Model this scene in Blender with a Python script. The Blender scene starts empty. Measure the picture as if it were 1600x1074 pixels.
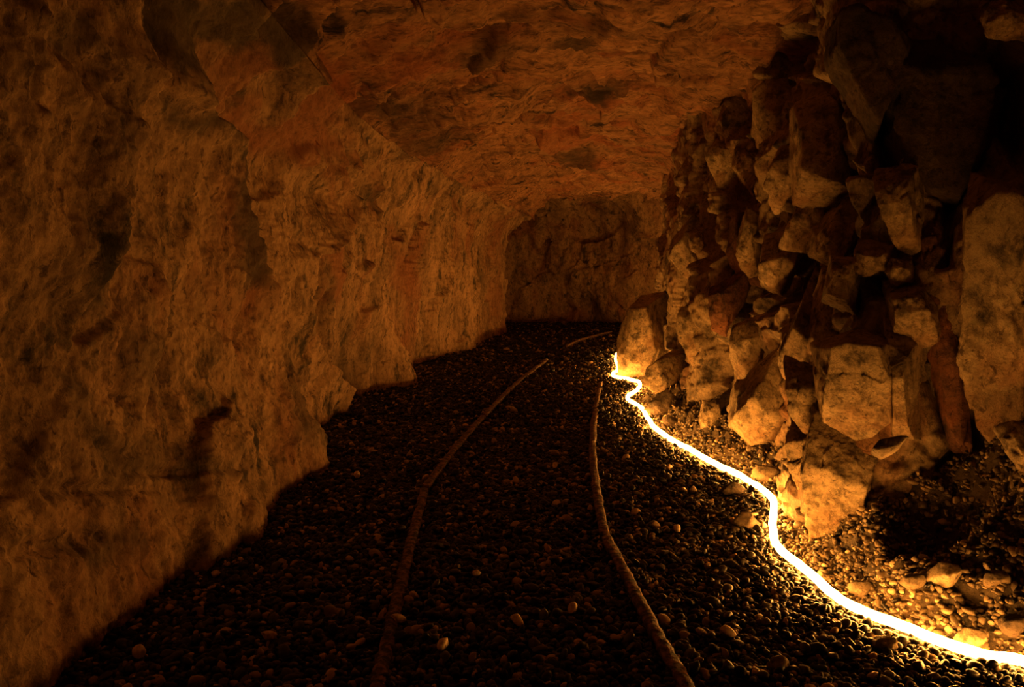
import bpy, bmesh, math, random
import numpy as np
from mathutils import Vector, Matrix
from mathutils.bvhtree import BVHTree

C = bpy.context.scene
rng = np.random.default_rng(7)
random.seed(7)

# ------------------------------------------------------------------ camera, world, exposure
FPX, HOR, CAM_H = 1220.0, 425.0, 1.2
PITCH = math.atan((537.0 - HOR) / FPX)
cam_d = bpy.data.cameras.new('camera'); cam = bpy.data.objects.new('camera', cam_d)
C.collection.objects.link(cam); C.camera = cam
cam_d.sensor_width = 36.0; cam_d.lens = 36.0 * FPX / 1600.0
cam_d.clip_start = 0.05; cam_d.clip_end = 100
cam.location = (0, 0, CAM_H)
cam.rotation_euler = (math.pi / 2 - PITCH, 0, 0)
world = bpy.data.worlds.new('world'); C.world = world
world.use_nodes = True
world.node_tree.nodes['Background'].inputs[0].default_value = (0, 0, 0, 1)
world.node_tree.nodes['Background'].inputs[1].default_value = 0.0
C.view_settings.view_transform = 'Standard'; C.view_settings.look = 'None'
C.view_settings.exposure = 0.0; C.view_settings.gamma = 1.0
C.view_settings.use_curve_mapping = False
ROPE_COLOR, ROPE_POWER, ROPE_R = (1.0, 0.37, 0.055), 90.0, 0.017

CAM = np.array([0, 0, CAM_H])
def ray(x, y):
    v = np.array([(x - 800.0) / FPX, 1.0, -(y - 537.0) / FPX])
    c, s = math.cos(PITCH), math.sin(PITCH)
    d = np.array([v[0], v[1] * c + v[2] * s, -v[1] * s + v[2] * c])
    return d / np.linalg.norm(d)
def ground(x, y, z=0.0):
    d = ray(x, y); t = (z - CAM_H) / d[2]
    return CAM + d * t

# ------------------------------------------------------------------ noise
_P = np.random.default_rng(3).permutation(256); _P = np.concatenate([_P, _P, _P])
_G = np.random.default_rng(4).normal(size=(256, 3)); _G /= np.linalg.norm(_G, axis=1)[:, None]
_R = np.random.default_rng(5).random((256, 8))
def pnoise(p):
    i = np.floor(p).astype(np.int64); f = p - i; i &= 255
    u = f * f * f * (f * (f * 6 - 15) + 10)
    out = 0
    for dx in (0, 1):
        wx = u[:, 0] if dx else 1 - u[:, 0]
        for dy in (0, 1):
            wy = u[:, 1] if dy else 1 - u[:, 1]
            for dz in (0, 1):
                wz = u[:, 2] if dz else 1 - u[:, 2]
                h = _P[_P[_P[(i[:, 0] + dx) & 255] + ((i[:, 1] + dy) & 255)] + ((i[:, 2] + dz) & 255)]
                g = _G[h]
                out = out + wx * wy * wz * (g[:, 0] * (f[:, 0] - dx) + g[:, 1] * (f[:, 1] - dy) + g[:, 2] * (f[:, 2] - dz))
    return out * 1.5
def fbm(p, oct=4, gain=0.5, ridged=False):
    s = 0; a = 1.0; q = p.copy()
    for k in range(oct):
        n = pnoise(q + 17.3 * k)
        s = s + a * ((0.5 - np.abs(n)) * 1.0 if ridged else n)
        q = q * 2.03; a *= gain
    return s
def cells(p):
    """nearest jittered cell: offset vector to its point, random row, F2-F1"""
    i = np.floor(p).astype(np.int64); f = p - i
    n = len(p)
    b1 = np.full(n, 9.0); b2 = np.full(n, 9.0); v1 = np.zeros((n, 3)); id1 = np.zeros(n, np.int64)
    for dx in (-1, 0, 1):
        for dy in (-1, 0, 1):
            for dz in (-1, 0, 1):
                h = _P[_P[_P[(i[:, 0] + dx) & 255] + ((i[:, 1] + dy) & 255)] + ((i[:, 2] + dz) & 255)]
                o = _R[h, :3] * 0.8 + 0.1 + np.array([dx, dy, dz])
                v = f - o; d = np.sqrt((v * v).sum(1))
                m = d < b1
                b2 = np.where(m, b1, np.minimum(b2, d))
                b1 = np.where(m, d, b1); id1 = np.where(m, h, id1); v1[m] = v[m]
    return v1, _R[id1], b2 - b1
def facets(p, tilt=1.0, off=0.6):
    v, r, e = cells(p)
    return off * (r[:, 3] - 0.5) + tilt * ((r[:, 4:7] - 0.5) * v).sum(1) * 2, e
def sstep(a, b, x):
    t = np.clip((x - a) / (b - a), 0, 1); return t * t * (3 - 2 * t)

# ------------------------------------------------------------------ object helpers
def link_mesh(name, verts, faces, mat, parent=None, smooth=True, loc=None):
    me = bpy.data.meshes.new(name)
    verts = np.asarray(verts, np.float32); faces = np.asarray(faces, np.int32)
    if loc is not None: verts = verts - np.asarray(loc, np.float32)
    me.vertices.add(len(verts)); me.vertices.foreach_set('co', verts.ravel())
    k = faces.shape[1]
    me.loops.add(faces.size); me.loops.foreach_set('vertex_index', faces.ravel())
    me.polygons.add(len(faces))
    me.polygons.foreach_set('loop_start', np.arange(0, faces.size, k, dtype=np.int32))
    me.polygons.foreach_set('loop_total', np.full(len(faces), k, np.int32))
    me.polygons.foreach_set('use_smooth', np.full(len(faces), smooth))
    me.update(calc_edges=True); me.validate()
    me.materials.append(mat)
    o = bpy.data.objects.new(name, me); C.collection.objects.link(o)
    if loc is not None: o.location = loc
    if parent: o.parent = parent
    return o
def tag(o, label=None, cat=None, group=None, kind=None):
    if label: o['label'] = label
    if cat: o['category'] = cat
    if group: o['group'] = group
    if kind: o['kind'] = kind
    return o
def grid_faces(nu, nv, flip=False):
    a = np.arange(nu * nv).reshape(nu, nv)
    f = np.stack([a[:-1, :-1], a[1:, :-1], a[1:, 1:], a[:-1, 1:]], -1).reshape(-1, 4)
    return f[:, ::-1] if flip else f
def soften(h, shape, n=2):
    h = h.reshape(shape)
    for k in range(n):
        for ax in (0, 1):
            p = np.pad(h, [(1, 1) if a == ax else (0, 0) for a in (0, 1)], mode='edge')
            h = 0.5 * h + 0.25 * (np.take(p, range(0, h.shape[ax]), ax) + np.take(p, range(2, h.shape[ax] + 2), ax))
    return h.ravel()
def grid_normals(P, sign=1):
    du = np.gradient(P, axis=0); dv = np.gradient(P, axis=1)
    n = np.cross(du, dv) * sign
    return n / (np.linalg.norm(n, axis=-1, keepdims=True) + 1e-9)

# ------------------------------------------------------------------ materials
def rock_mat(name, base, dark, rust, streak=(1, 1, 1), rough=0.8, bump=1.0, scale=1.0, mineral_shade=False):
    m = bpy.data.materials.new(name); m.use_nodes = True
    nt = m.node_tree; N = nt.nodes; L = nt.links
    b = N['Principled BSDF']
    tc = N.new('ShaderNodeTexCoord'); mp = N.new('ShaderNodeMapping')
    mp.inputs['Scale'].default_value = streak
    L.new(tc.outputs['Object'], mp.inputs[0])
    def noise(sc, det, ro=0.6, dist=0.0):
        n = N.new('ShaderNodeTexNoise'); n.inputs['Scale'].default_value = sc * scale
        n.inputs['Detail'].default_value = det; n.inputs['Roughness'].default_value = ro
        n.inputs['Distortion'].default_value = dist
        L.new(mp.outputs[0], n.inputs['Vector']); return n
    def ramp(src, stops):
        r = N.new('ShaderNodeValToRGB'); L.new(src, r.inputs[0])
        els = r.color_ramp.elements
        while len(els) < len(stops): els.new(0.5)
        for e, (p, c) in zip(els, stops):
            e.position = p; e.color = (*c, 1) if len(c) == 3 else c
        return r
    def mix(fac, a, c, mode='MIX'):
        x = N.new('ShaderNodeMix'); x.data_type = 'RGBA'; x.blend_type = mode
        if isinstance(fac, float): x.inputs['Factor'].default_value = fac
        else: L.new(fac, x.inputs['Factor'])
        L.new(a, x.inputs['A']); L.new(c, x.inputs['B']); return x.outputs['Result']
    n1 = noise(2.2, 8, 0.62, 0.4); n2 = noise(5.0, 10, 0.70, 0.3); n3 = noise(34, 6, 0.7); n4 = noise(1.4, 6, 0.6, 0.6)
    k = lambda c, f: tuple(min(1, v * f) for v in c)
    r1 = ramp(n1.outputs[0], [(0.30, k(base, 0.45)), (0.47, base), (0.70, k(base, 1.35))])
    r2 = ramp(n2.outputs[0], [(0.36, (1, 1, 1)), (0.47, (0, 0, 0))])
    rd = N.new('ShaderNodeRGB'); rd.outputs[0].default_value = (*dark, 1)
    rr = N.new('ShaderNodeRGB'); rr.outputs[0].default_value = (*rust, 1)
    c = mix(r2.outputs[0], r1.outputs[0], rd.outputs[0])
    r4 = ramp(n4.outputs[0], [(0.52, (0, 0, 0)), (0.66, (0.85, 0.85, 0.85))])
    c = mix(r4.outputs[0], c, rr.outputs[0])
    n5 = noise(9.0, 12, 0.78, 0.25); r5 = ramp(n5.outputs[0], [(0.36, (0.22, 0.2, 0.17)), (0.52, (1, 1, 1))])
    c = mix(0.8, c, r5.outputs[0], 'MULTIPLY')
    n6 = noise(24.0, 8, 0.7, 0.6); r6 = ramp(n6.outputs[0], [(0.37, (0.25, 0.22, 0.2)), (0.45, (1, 1, 1))])
    c = mix(0.85, c, r6.outputs[0], 'MULTIPLY')
    r3 = ramp(n3.outputs[0], [(0.3, (0.35, 0.35, 0.35)), (0.55, (1, 1, 1))])
    c = mix(0.7, c, r3.outputs[0], 'MULTIPLY')
    if mineral_shade:
        at = N.new('ShaderNodeVertexColor'); at.layer_name = 'mineral_shade'
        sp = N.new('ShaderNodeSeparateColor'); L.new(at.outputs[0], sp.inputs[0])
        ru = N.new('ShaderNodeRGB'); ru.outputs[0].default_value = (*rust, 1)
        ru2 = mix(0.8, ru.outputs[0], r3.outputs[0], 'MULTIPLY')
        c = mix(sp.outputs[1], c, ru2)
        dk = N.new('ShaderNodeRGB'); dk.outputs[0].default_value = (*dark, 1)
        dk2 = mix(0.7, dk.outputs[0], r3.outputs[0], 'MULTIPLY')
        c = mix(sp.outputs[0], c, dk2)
    L.new(c, b.inputs['Base Color'])
    b.inputs['Roughness'].default_value = rough
    b.inputs['Specular IOR Level'].default_value = 0.35
    prev = None
    for src, st, dist in ((n2.outputs[0], 0.5, 0.06), (n3.outputs[0], 0.7, 0.018), (noise(110, 5, 0.75).outputs[0], 0.85, 0.010)):
        bp = N.new('ShaderNodeBump'); bp.inputs['Strength'].default_value = st * bump
        bp.inputs['Distance'].default_value = dist
        L.new(src, bp.inputs['Height'])
        if prev: L.new(prev, bp.inputs['Normal'])
        prev = bp.outputs[0]
    L.new(prev, b.inputs['Normal'])
    return m
M_left = rock_mat('ochre_wall_rock', (0.54, 0.36, 0.21), (0.085, 0.07, 0.045), (0.42, 0.19, 0.10), streak=(1, 1, 0.5), mineral_shade=True)
M_ceil = rock_mat('ceiling_rock', (0.62, 0.35, 0.19), (0.06, 0.045, 0.03), (0.60, 0.22, 0.10), streak=(0.4, 1.8, 1.4), bump=1.4, mineral_shade=True)
M_right = rock_mat('fractured_wall_rock', (0.42, 0.31, 0.18), (0.07, 0.055, 0.033), (0.36, 0.17, 0.08), streak=(1.1, 1.1, 0.8))
M_block = rock_mat('broken_block_rock', (0.64, 0.49, 0.29), (0.15, 0.115, 0.07), (0.46, 0.25, 0.12), bump=1.2, scale=1.6)
M_red = rock_mat('rust_red_rock', (0.22, 0.10, 0.055), (0.07, 0.04, 0.025), (0.36, 0.13, 0.05), scale=1.5)
M_dark_shade = rock_mat('dark_shade_rock', (0.12, 0.085, 0.055), (0.035, 0.028, 0.02), (0.14, 0.075, 0.04), scale=1.5)  # dark rock; on the upper-right and wedge rocks its tone paints in shade
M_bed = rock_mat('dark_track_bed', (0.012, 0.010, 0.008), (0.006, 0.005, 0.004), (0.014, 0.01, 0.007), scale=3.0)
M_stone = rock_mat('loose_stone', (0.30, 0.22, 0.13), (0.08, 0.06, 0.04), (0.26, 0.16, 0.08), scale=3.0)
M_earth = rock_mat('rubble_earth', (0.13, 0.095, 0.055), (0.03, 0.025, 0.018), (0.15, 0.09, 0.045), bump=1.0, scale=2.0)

def gravel_mat(name='slate_gravel', k=1.0, lift=0.0):
    m = bpy.data.materials.new(name); m.use_nodes = True
    nt = m.node_tree; N = nt.nodes; L = nt.links; b = N['Principled BSDF']
    g = N.new('ShaderNodeNewGeometry')
    r = N.new('ShaderNodeValToRGB'); L.new(g.outputs['Random Per Island'], r.inputs[0])
    e = r.color_ramp.elements
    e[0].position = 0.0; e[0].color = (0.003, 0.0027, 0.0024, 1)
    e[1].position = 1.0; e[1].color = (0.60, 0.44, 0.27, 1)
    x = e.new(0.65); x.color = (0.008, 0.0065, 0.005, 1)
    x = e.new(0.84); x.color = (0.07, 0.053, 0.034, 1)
    L.new(r.outputs[0], b.inputs['Base Color'])
    b.inputs['Roughness'].default_value = 0.4
    b.inputs['Specular IOR Level'].default_value = 0.3
    return m
M_gravel = gravel_mat()
M_rubble = gravel_mat('brown_rubble')
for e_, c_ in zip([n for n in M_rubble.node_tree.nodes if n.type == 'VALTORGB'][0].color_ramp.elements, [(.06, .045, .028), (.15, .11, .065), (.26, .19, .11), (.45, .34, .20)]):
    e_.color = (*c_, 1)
def pebble_mat(name, col, rough=0.45):
    m = bpy.data.materials.new(name); m.use_nodes = True
    N = m.node_tree.nodes; L = m.node_tree.links; b = N['Principled BSDF']
    tc = N.new('ShaderNodeTexCoord'); n = N.new('ShaderNodeTexNoise'); n.inputs['Scale'].default_value = 90
    L.new(tc.outputs['Object'], n.inputs['Vector'])
    r = N.new('ShaderNodeValToRGB'); L.new(n.outputs[0], r.inputs[0])
    r.color_ramp.elements[0].position = 0.3; r.color_ramp.elements[1].position = 0.7
    r.color_ramp.elements[0].color = (*[v * 0.6 for v in col], 1); r.color_ramp.elements[1].color = (*[v * 1.2 for v in col], 1)
    L.new(r.outputs[0], b.inputs['Base Color']); b.inputs['Roughness'].default_value = rough
    return m
M_peb_dark = pebble_mat('dark_slate_pebble', (0.03, 0.024, 0.018), 0.4)
M_peb_pale = pebble_mat('pale_pebble', (0.75, 0.56, 0.34), 0.5)
def rail_mat():
    m = bpy.data.materials.new('rusted_rail_steel'); m.use_nodes = True
    N = m.node_tree.nodes; L = m.node_tree.links; b = N['Principled BSDF']
    tc = N.new('ShaderNodeTexCoord'); n = N.new('ShaderNodeTexNoise'); n.inputs['Scale'].default_value = 40; n.inputs['Detail'].default_value = 8
    L.new(tc.outputs['Object'], n.inputs['Vector'])
    r = N.new('ShaderNodeValToRGB'); L.new(n.outputs[0], r.inputs[0])
    r.color_ramp.elements[0].position = 0.42; r.color_ramp.elements[1].position = 0.72
    r.color_ramp.elements[0].color = (0.014, 0.007, 0.004, 1); r.color_ramp.elements[1].color = (0.36, 0.19, 0.10, 1)
    L.new(r.outputs[0], b.inputs['Base Color']); b.inputs['Roughness'].default_value = 0.6
    b.inputs['Metallic'].default_value = 0.15
    bp = N.new('ShaderNodeBump'); bp.inputs['Strength'].default_value = 0.8; bp.inputs['Distance'].default_value = 0.012
    L.new(n.outputs[0], bp.inputs['Height']); L.new(bp.outputs[0], b.inputs['Normal'])
    return m
M_rail = rail_mat()
def rope_mat():
    m = bpy.data.materials.new('glowing_rope_tube'); m.use_nodes = True
    b = m.node_tree.nodes['Principled BSDF']
    b.inputs['Base Color'].default_value = (0.8, 0.6, 0.3, 1)
    b.inputs['Emission Color'].default_value = (*ROPE_COLOR, 1)
    b.inputs['Emission Strength'].default_value = ROPE_POWER
    return m
M_rope = rope_mat()

# ------------------------------------------------------------------ plan of the place
# rope light, traced where it lies on the gravel
rope_px = [(1600, 1050), (1545, 1043), (1500, 1028), (1450, 1007), (1400, 986), (1350, 966), (1310, 946), (1275, 915), (1245, 890), (1222, 870), (1209, 848),
           (1207, 825), (1211, 800), (1203, 783), (1182, 767), (1160, 754), (1132, 740), (1100, 722), (1070, 705), (1045, 691), (1020, 672),
           (1010, 655), (1002, 643), (985, 632), (981, 624), (994, 615), (1000, 603), (985, 597), (962, 592), (957, 588), (966, 580), (962, 566)]
rope_xy = [ground(x, y)[:2] for x, y in rope_px]
rope_xy = [(1.66, 1.75), (1.61, 2.05)] + [tuple(p) for p in rope_xy] + [(1.52, 11.2), (1.85, 12.2), (2.35, 13.2), (3.1, 14.0), (4.0, 14.6), (5.2, 15.0)]  # far end runs on unseen round the bend, added to light the back wall
rope_xy = np.array(rope_xy)
_o = np.argsort(rope_xy[:, 1]); _ry, _rx = rope_xy[_o, 1], rope_xy[_o, 0]
def rope_x(d): return np.interp(d, _ry, _rx)

left_foot = np.array([(-1.7, -0.6), (-1.5, 1.5)] + [tuple(ground(x, y)[:2]) for x, y in
    [(60, 1085), (135, 1012), (230, 952), (320, 897), (408, 850), (430, 800), (490, 742), (481, 693), (528, 657), (522, 632), (638, 600), (648, 577), (735, 546), (795, 517)]])
left_up = np.array([(-1.75, -0.6), (-1.5, 1.5), (-1.43, 2.6), (-1.42, 3.4), (-1.47, 5.0), (-1.5, 6.3), (-1.38, 7.6), (-1.2, 9.0), (-0.75, 12.0), (-0.08, 15.35)])

def floor_z(x, d):
    x = np.asarray(x, float); d = np.asarray(d, float)
    z = 0.012 * np.sin(x * 2.1 + d * 0.9) * np.exp(-((x - 0.05) / 1.0) ** 4)
    rise = np.maximum(0, x - rope_x(d) - 0.06)
    k = 0.62 + 0.25 * sstep(3.4, 2.9, d)
    z = z + np.minimum(rise * k, 0.75) * sstep(0, 0.2, rise) * sstep(10.6, 9.3, d)
    # hollow in the bank under the pillar
    z = z - 0.34 * np.exp(-(((x - 1.60) / 0.17) ** 2 + ((d - 2.86) / 0.16) ** 2) ** 1.3)
    z = z + 0.06 * np.exp(-(((x - 1.43) / 0.09) ** 2 + ((d - 2.83) / 0.2) ** 2))
    return z

# ------------------------------------------------------------------ left wall + ceiling (one continuous sheet, cut at the springing)
ND, NVL, NVC = 640, 330, 330
dd = np.concatenate([np.linspace(-0.5, 1.6, 40, endpoint=False), np.geomspace(1.6, 15.35, ND - 40)])
def xs_left(d, z):
    a = np.interp(d, left_foot[:, 1], left_foot[:, 0]); b = np.interp(d, left_up[:, 1], left_up[:, 0])
    return a + (b - a) * sstep(0.05, 1.0, z)
right_up = np.array([(2.3, -0.6), (2.25, 1.5), (2.0, 2.8), (1.62, 3.6), (1.55, 5.0), (1.62, 8.4), (1.75, 10.5), (2.4, 12.5), (3.6, 15.35)])
def rx_up(d): return np.interp(d, right_up[:, 1], right_up[:, 0])
ZS, ZC = 1.72, 2.72
def shell_grid():
    D = dd[:, None]
    # wall: straight lift to ZS, then quarter arch to mid-crown
    v = np.linspace(0, 1, NVL)[None, :]
    xl_top = xs_left(dd, np.full_like(dd, 2.0))[:, None]; xr = rx_up(dd)[:, None]
    xm = xl_top + 0.52 * (xr - xl_top)
    lenw = 0.80
    zw = -0.15 + (ZS + 0.15) * np.minimum(v / lenw, 1)
    th = np.clip((v - lenw) / (1 - lenw), 0, 1) * (math.pi * 0.22)
    def arch(th):
        return xl_top + (xm - xl_top) * (1 - np.cos(th) ** 0.9), ZS + (ZC - ZS) * np.sin(th) ** 0.95
    X = np.where(v < lenw, xs_left(D + 0 * v, zw), arch(th)[0]); Z = np.where(v < lenw, zw + 0 * D, arch(th)[1])
    W = np.stack([X, D + 0 * v, Z], -1)
    v2 = np.linspace(0, 1, NVC)[None, :]
    th2 = math.pi * 0.22 + np.clip(v2 / 0.5, 0, 1) * math.pi * 0.28
    ax, az = arch(np.minimum(th2, math.pi / 2 - 1e-4))
    t = np.clip((v2 - 0.5) / 0.5, 0, 1)
    X2 = np.where(v2 < 0.5, ax, xm + t * (xr + 0.7 - xm)); Z2 = np.where(v2 < 0.5, az, ZC - 0.30 * t ** 2.2)
    Cg = np.stack([X2 + 0 * D, D + 0 * v2, Z2 + 0 * D], -1)
    return W, Cg
W0, C0 = shell_grid()

# ------------------------------------------------------------------ right wall sheet over a plan line
rplan = np.array([(2.25, -0.6), (2.2, 1.2), (2.12, 2.2), (2.04, 2.82), (1.86, 3.06), (1.62, 3.2), (1.47, 3.34), (1.46, 3.6), (1.56, 4.0), (1.60, 4.6), (1.58, 5.2),
                  (1.52, 6.2), (1.52, 7.2), (1.68, 8.2), (1.80, 9.2), (1.90, 10.2), (2.15, 11.2), (2.7, 12.4), (3.6, 13.3), (5.0, 14.0)])
def resample(pl, n, weight=None):
    pl = np.asarray(pl, float)
    seg = np.linalg.norm(np.diff(pl, axis=0), axis=1); s = np.concatenate([[0], np.cumsum(seg)])
    u = np.linspace(0, s[-1], 4000)
    q = np.stack([np.interp(u, s, pl[:, k]) for k in range(pl.shape[1])], 1)
    kern = np.ones(61) / 61
    qs = np.stack([np.convolve(np.pad(q[:, k], 30, mode='edge'), kern, 'valid') for k in range(q.shape[1])], 1)
    w = np.ones(4000) if weight is None else weight(qs)
    cw = np.cumsum(w); cw = (cw - cw[0]) / (cw[-1] - cw[0])
    t = np.linspace(0, 1, n)
    return np.stack([np.interp(t, cw, qs[:, k]) for k in range(q.shape[1])], 1), np.interp(t, cw, u)
NR, NRV = 820, 400
rp, rs = resample(rplan, NR, lambda q: 1.0 / (0.5 + 0.5 * np.linalg.norm(q, axis=1)) ** 1.0 * np.where(q[:, 1] < 2.0, 0.3, 1))
tang = np.gradient(rp, axis=0); tang /= np.linalg.norm(tang, axis=1)[:, None]
rn = np.stack([-tang[:, 1], tang[:, 0]], 1)      # towards the tunnel
zz = np.linspace(-0.2, 2.95, NRV)
lean = np.where(zz < 0.45, 0.10 * (0.45 - zz) / 0.45, 0) - 0.05 * sstep(0.9, 2.2, zz)
near = sstep(3.6, 2.9, rp[:, 1])[:, None]
leanN = lean[None, :] - near * (0.22 * sstep(1.1, 2.2, zz))[None, :]
R0 = np.stack([rp[:, 0:1] + rn[:, 0:1] * leanN, rp[:, 1:2] + rn[:, 1:2] * leanN, np.broadcast_to(zz[None, :], (NR, NRV))], -1)

# ------------------------------------------------------------------ ray casting on the smooth base sheets
def bvh_of(grids):
    V = []; F = []; n = 0
    for G in grids:
        g = G[::6, ::6]
        V += [tuple(p) for p in g.reshape(-1, 3)]
        F += [tuple(int(i) + n for i in f) for f in grid_faces(*g.shape[:2])]
        n = len(V)
    return BVHTree.FromPolygons(V, F)
bvh_left = bvh_of([W0, C0]); bvh_right = bvh_of([R0])
def cast(x, y, which='right'):
    d = ray(x, y)
    b = bvh_left if which == 'left' else bvh_right
    loc, n, i, t = b.ray_cast(Vector(CAM), Vector(d))
    if loc is None:                                   # just past an edge: the nearest point of the sheet to the ray
        best = min((b.find_nearest(Vector(CAM + d * s)) for s in np.arange(1.5, 14, 0.25)), key=lambda r: r[3])
        print('MISS', x, y, which, best[0], best[3])
        loc, n = best[0], best[1]; t = float((np.array(loc) - CAM) @ d)
    n = np.array(n)
    if n @ d > 0: n = -n
    return np.array(loc), n, t

# ------------------------------------------------------------------ left wall relief
Pw = W0.reshape(-1, 3); Nw = grid_normals(W0).reshape(-1, 3)
if (Nw[:, 0].mean()) < 0: Nw = -Nw
def shell_relief(P):
    x, d, z = P[:, 0], P[:, 1], P[:, 2]
    up = sstep(1.5, 2.3, z)
    q = P * np.array([1, 1, 0.5])
    warp = np.stack([pnoise(P * 1.3 + 5), pnoise(P * 1.3 + 25), pnoise(P * 1.3 + 45)], 1)
    h = 0.11 * fbm(q * 0.9 + 3, 3)
    f1, e1 = facets((P * np.array([1, 1, 0.5]) + 0.35 * warp) * 1.5 + 5.4, 0.8, 0.5)
    f2, e2 = facets((P * np.array([1, 1, 0.4]) + 0.12 * warp + 0.05 * pnoise(P * 6)[:, None]) * 4.2 + 9, 0.8, 0.5)
    h = h + (0.06 + 0.06 * sstep(3.0, 5.0, d)) * f1 + 0.04 * f2
    h = h + (0.030 * fbm(q * 4.0, 4, 0.55) + 0.012 * fbm(P * 16.0, 3, 0.6))
    # strata across the roof
    sc = d * 1.0 + 0.55 * z - 0.25 * x + 0.5 * warp[:, 0] + 0.10 * fbm(P * 2.5, 3)
    saw = lambda t: (t - np.floor(t))
    lay = 0.17 * (saw(sc * 1.15) ** 1.6) + 0.09 * (saw(sc * 3.1 + 0.3 * warp[:, 1]) ** 1.5) + 0.03 * saw(sc * 8 + warp[:, 2])
    h = h + up * (lay - 0.06)
    return h
hw = shell_relief(Pw)
# buttress edges down the wall
edges = [
    ([(124, 100), (118, 170), (112, 250), (105, 345), (112, 372)], 0.18, 0.35),
    ([(285, 150), (318, 190), (350, 330), (372, 430), (408, 520), (447, 600), (490, 736)], 0.26, 0.9),
    ([(500, 262), (515, 322), (490, 385), (472, 405), (478, 480), (500, 560), (528, 652)], 0.24, 0.6),
    ([(575, 250), (585, 330), (572, 400), (600, 500), (640, 600)], 0.15, 0.9),
    ([(650, 300), (655, 400), (648, 500), (650, 575)], 0.14, 0.7),
    ([(716, 340), (724, 450), (735, 545)], 0.2, 1.0)]
d_, z_ = Pw[:, 1], Pw[:, 2]
wob = 0.14 * pnoise(Pw * 1.6) + 0.06 * pnoise(Pw * 5.0)
for pl, A, w in edges:
    q = [cast(x, y, 'left')[0] for x, y in pl]
    q = sorted([(p[2], p[1]) for p in q])
    zq = np.array([a for a, b in q]); dq = np.array([b for a, b in q])
    de = np.interp(z_, zq, dq) + wob * (0.15 * dq.mean())
    u = de - d_
    fade = sstep(zq[0] - 0.3, zq[0], z_) * sstep(zq[-1] + 0.25, zq[-1], z_)
    hw += A * fade * np.where(u >= 0, np.exp(-np.maximum(u, 0) / w), np.exp(-(np.maximum(-u, 0) / 0.09) ** 1.5))
# dark horizontal crevices and sockets
for (x, y, rd, rz, dep) in [(140, 395, .07, .09, .08), (575, 312, .16, .12, .15), (200, 620, .08, .015, .05), (655, 345, .2, .07, .1), (180, 760, .3, .02, .06), (90, 850, .2, .03, .06),
                            (245, 890, .05, .05, .06), (300, 730, .25, .02, .06), (40, 60, .08, .1, .08), (505, 500, .08, .2, .08), (600, 470, .2, .12, .06), (300, 590, .1, .1, .04)]:
    c = cast(x, y, 'left')[0]
    hw -= dep * np.exp(-(((d_ - c[1] + 0.2 * (z_ - c[2])) / rd) ** 2 + ((z_ - c[2] + 0.25 * (d_ - c[1])) / rz) ** 2))
hw *= sstep(-0.6, 1.8, d_)
hw = soften(hw, W0.shape[:2], 3) - (0.06 + 0.08 * sstep(1.3, 0.4, z_) * sstep(3.0, 4.2, d_) - 0.05 * sstep(3.4, 2.6, d_)) * sstep(-0.6, 1.8, d_) * sstep(15.0, 12.0, d_)
hw += (0.016 * fbm(Pw * np.array([9, 9, 6.0]), 4, .65) + 0.008 * fbm(Pw * 30, 3, .7)) * sstep(-0.6, 1.8, d_)
Wd = (Pw + Nw * hw[:, None]).reshape(W0.shape)
# the far corner curls away behind
Pc = C0.reshape(-1, 3); Nc = grid_normals(C0).reshape(-1, 3)
if Nc[:, 2].mean() > 0: Nc = -Nc
hc = shell_relief(Pc)
# hanging rust-coloured ledge by the left springing, and a crevice above it
def bump_px(P, h, x, y, r3, amp):
    c = cast(x, y, 'left')[0]
    q = (P - c) / np.array(r3)
    return h + amp * np.exp(-((q * q).sum(1)) ** 1.5)
hc = bump_px(Pc, hc, 430, 130, (.35, .55, .22), .16); hc = bump_px(Pc, hc, 300, 60, (.3, .3, .2), -.14); hc = bump_px(Pc, hc, 575, 20, (.3, .25, .3), -.18)
hc = bump_px(Pc, hc, 700, 70, (.4, .3, .3), .07); hc = bump_px(Pc, hc, 890, 145, (.4, .2, .3), -.12)
end = sstep(14.2, 15.35, Pc[:, 1]); hc = hc - 0.10 * end
hc = soften(hc, C0.shape[:2], 1) - 0.06 * sstep(-0.6, 1.8, Pc[:, 1]) * sstep(15.0, 12.0, Pc[:, 1]) + 0.012 * fbm(Pc * np.array([6, 14, 10.0]), 4, .65)
Cd = (Pc + Nc * hc[:, None]).reshape(C0.shape)
Cd[:, 0] = Wd[:, -1]
bl = sstep(1, 0, np.linspace(0, 1, 70))[None, :, None]
Cd[:, :70] = Cd[:, :70] + bl * (Wd[:, -1:] - (Pc + Nc * hc[:, None]).reshape(C0.shape)[:, :1])
# close the sheets at the far end by turning the last ring outwards (returns of the corner)
def add_return(G, dirs):
    rings = [G]
    for k, (ox, oy, oz) in enumerate(dirs):
        r = G[-1:] + np.array([ox, oy, oz]); rings.append(r)
    return np.concatenate(rings, 0)
Wr = add_return(Wd, [(-0.08, 0.10, 0), (-0.35, 0.22, 0), (-1.6, 0.35, 0)])
Cr = add_return(Cd, [(0, 0.12, 0.06), (0, 0.25, 0.35), (0, 0.3, 1.2)])
wall_left = link_mesh('wall_left', Wr.reshape(-1, 3), grid_faces(Wr.shape[0], NVL), M_left)
ceiling = link_mesh('ceiling', Cr.reshape(-1, 3), grid_faces(Cr.shape[0], NVC), M_ceil)
tag(wall_left, 'long ochre rock wall of the tunnel, fluted and lit from across the floor', 'rock wall', kind='structure')
tag(ceiling, 'arched rock roof of the tunnel with swirling rusty strata', 'rock ceiling', kind='structure')

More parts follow.
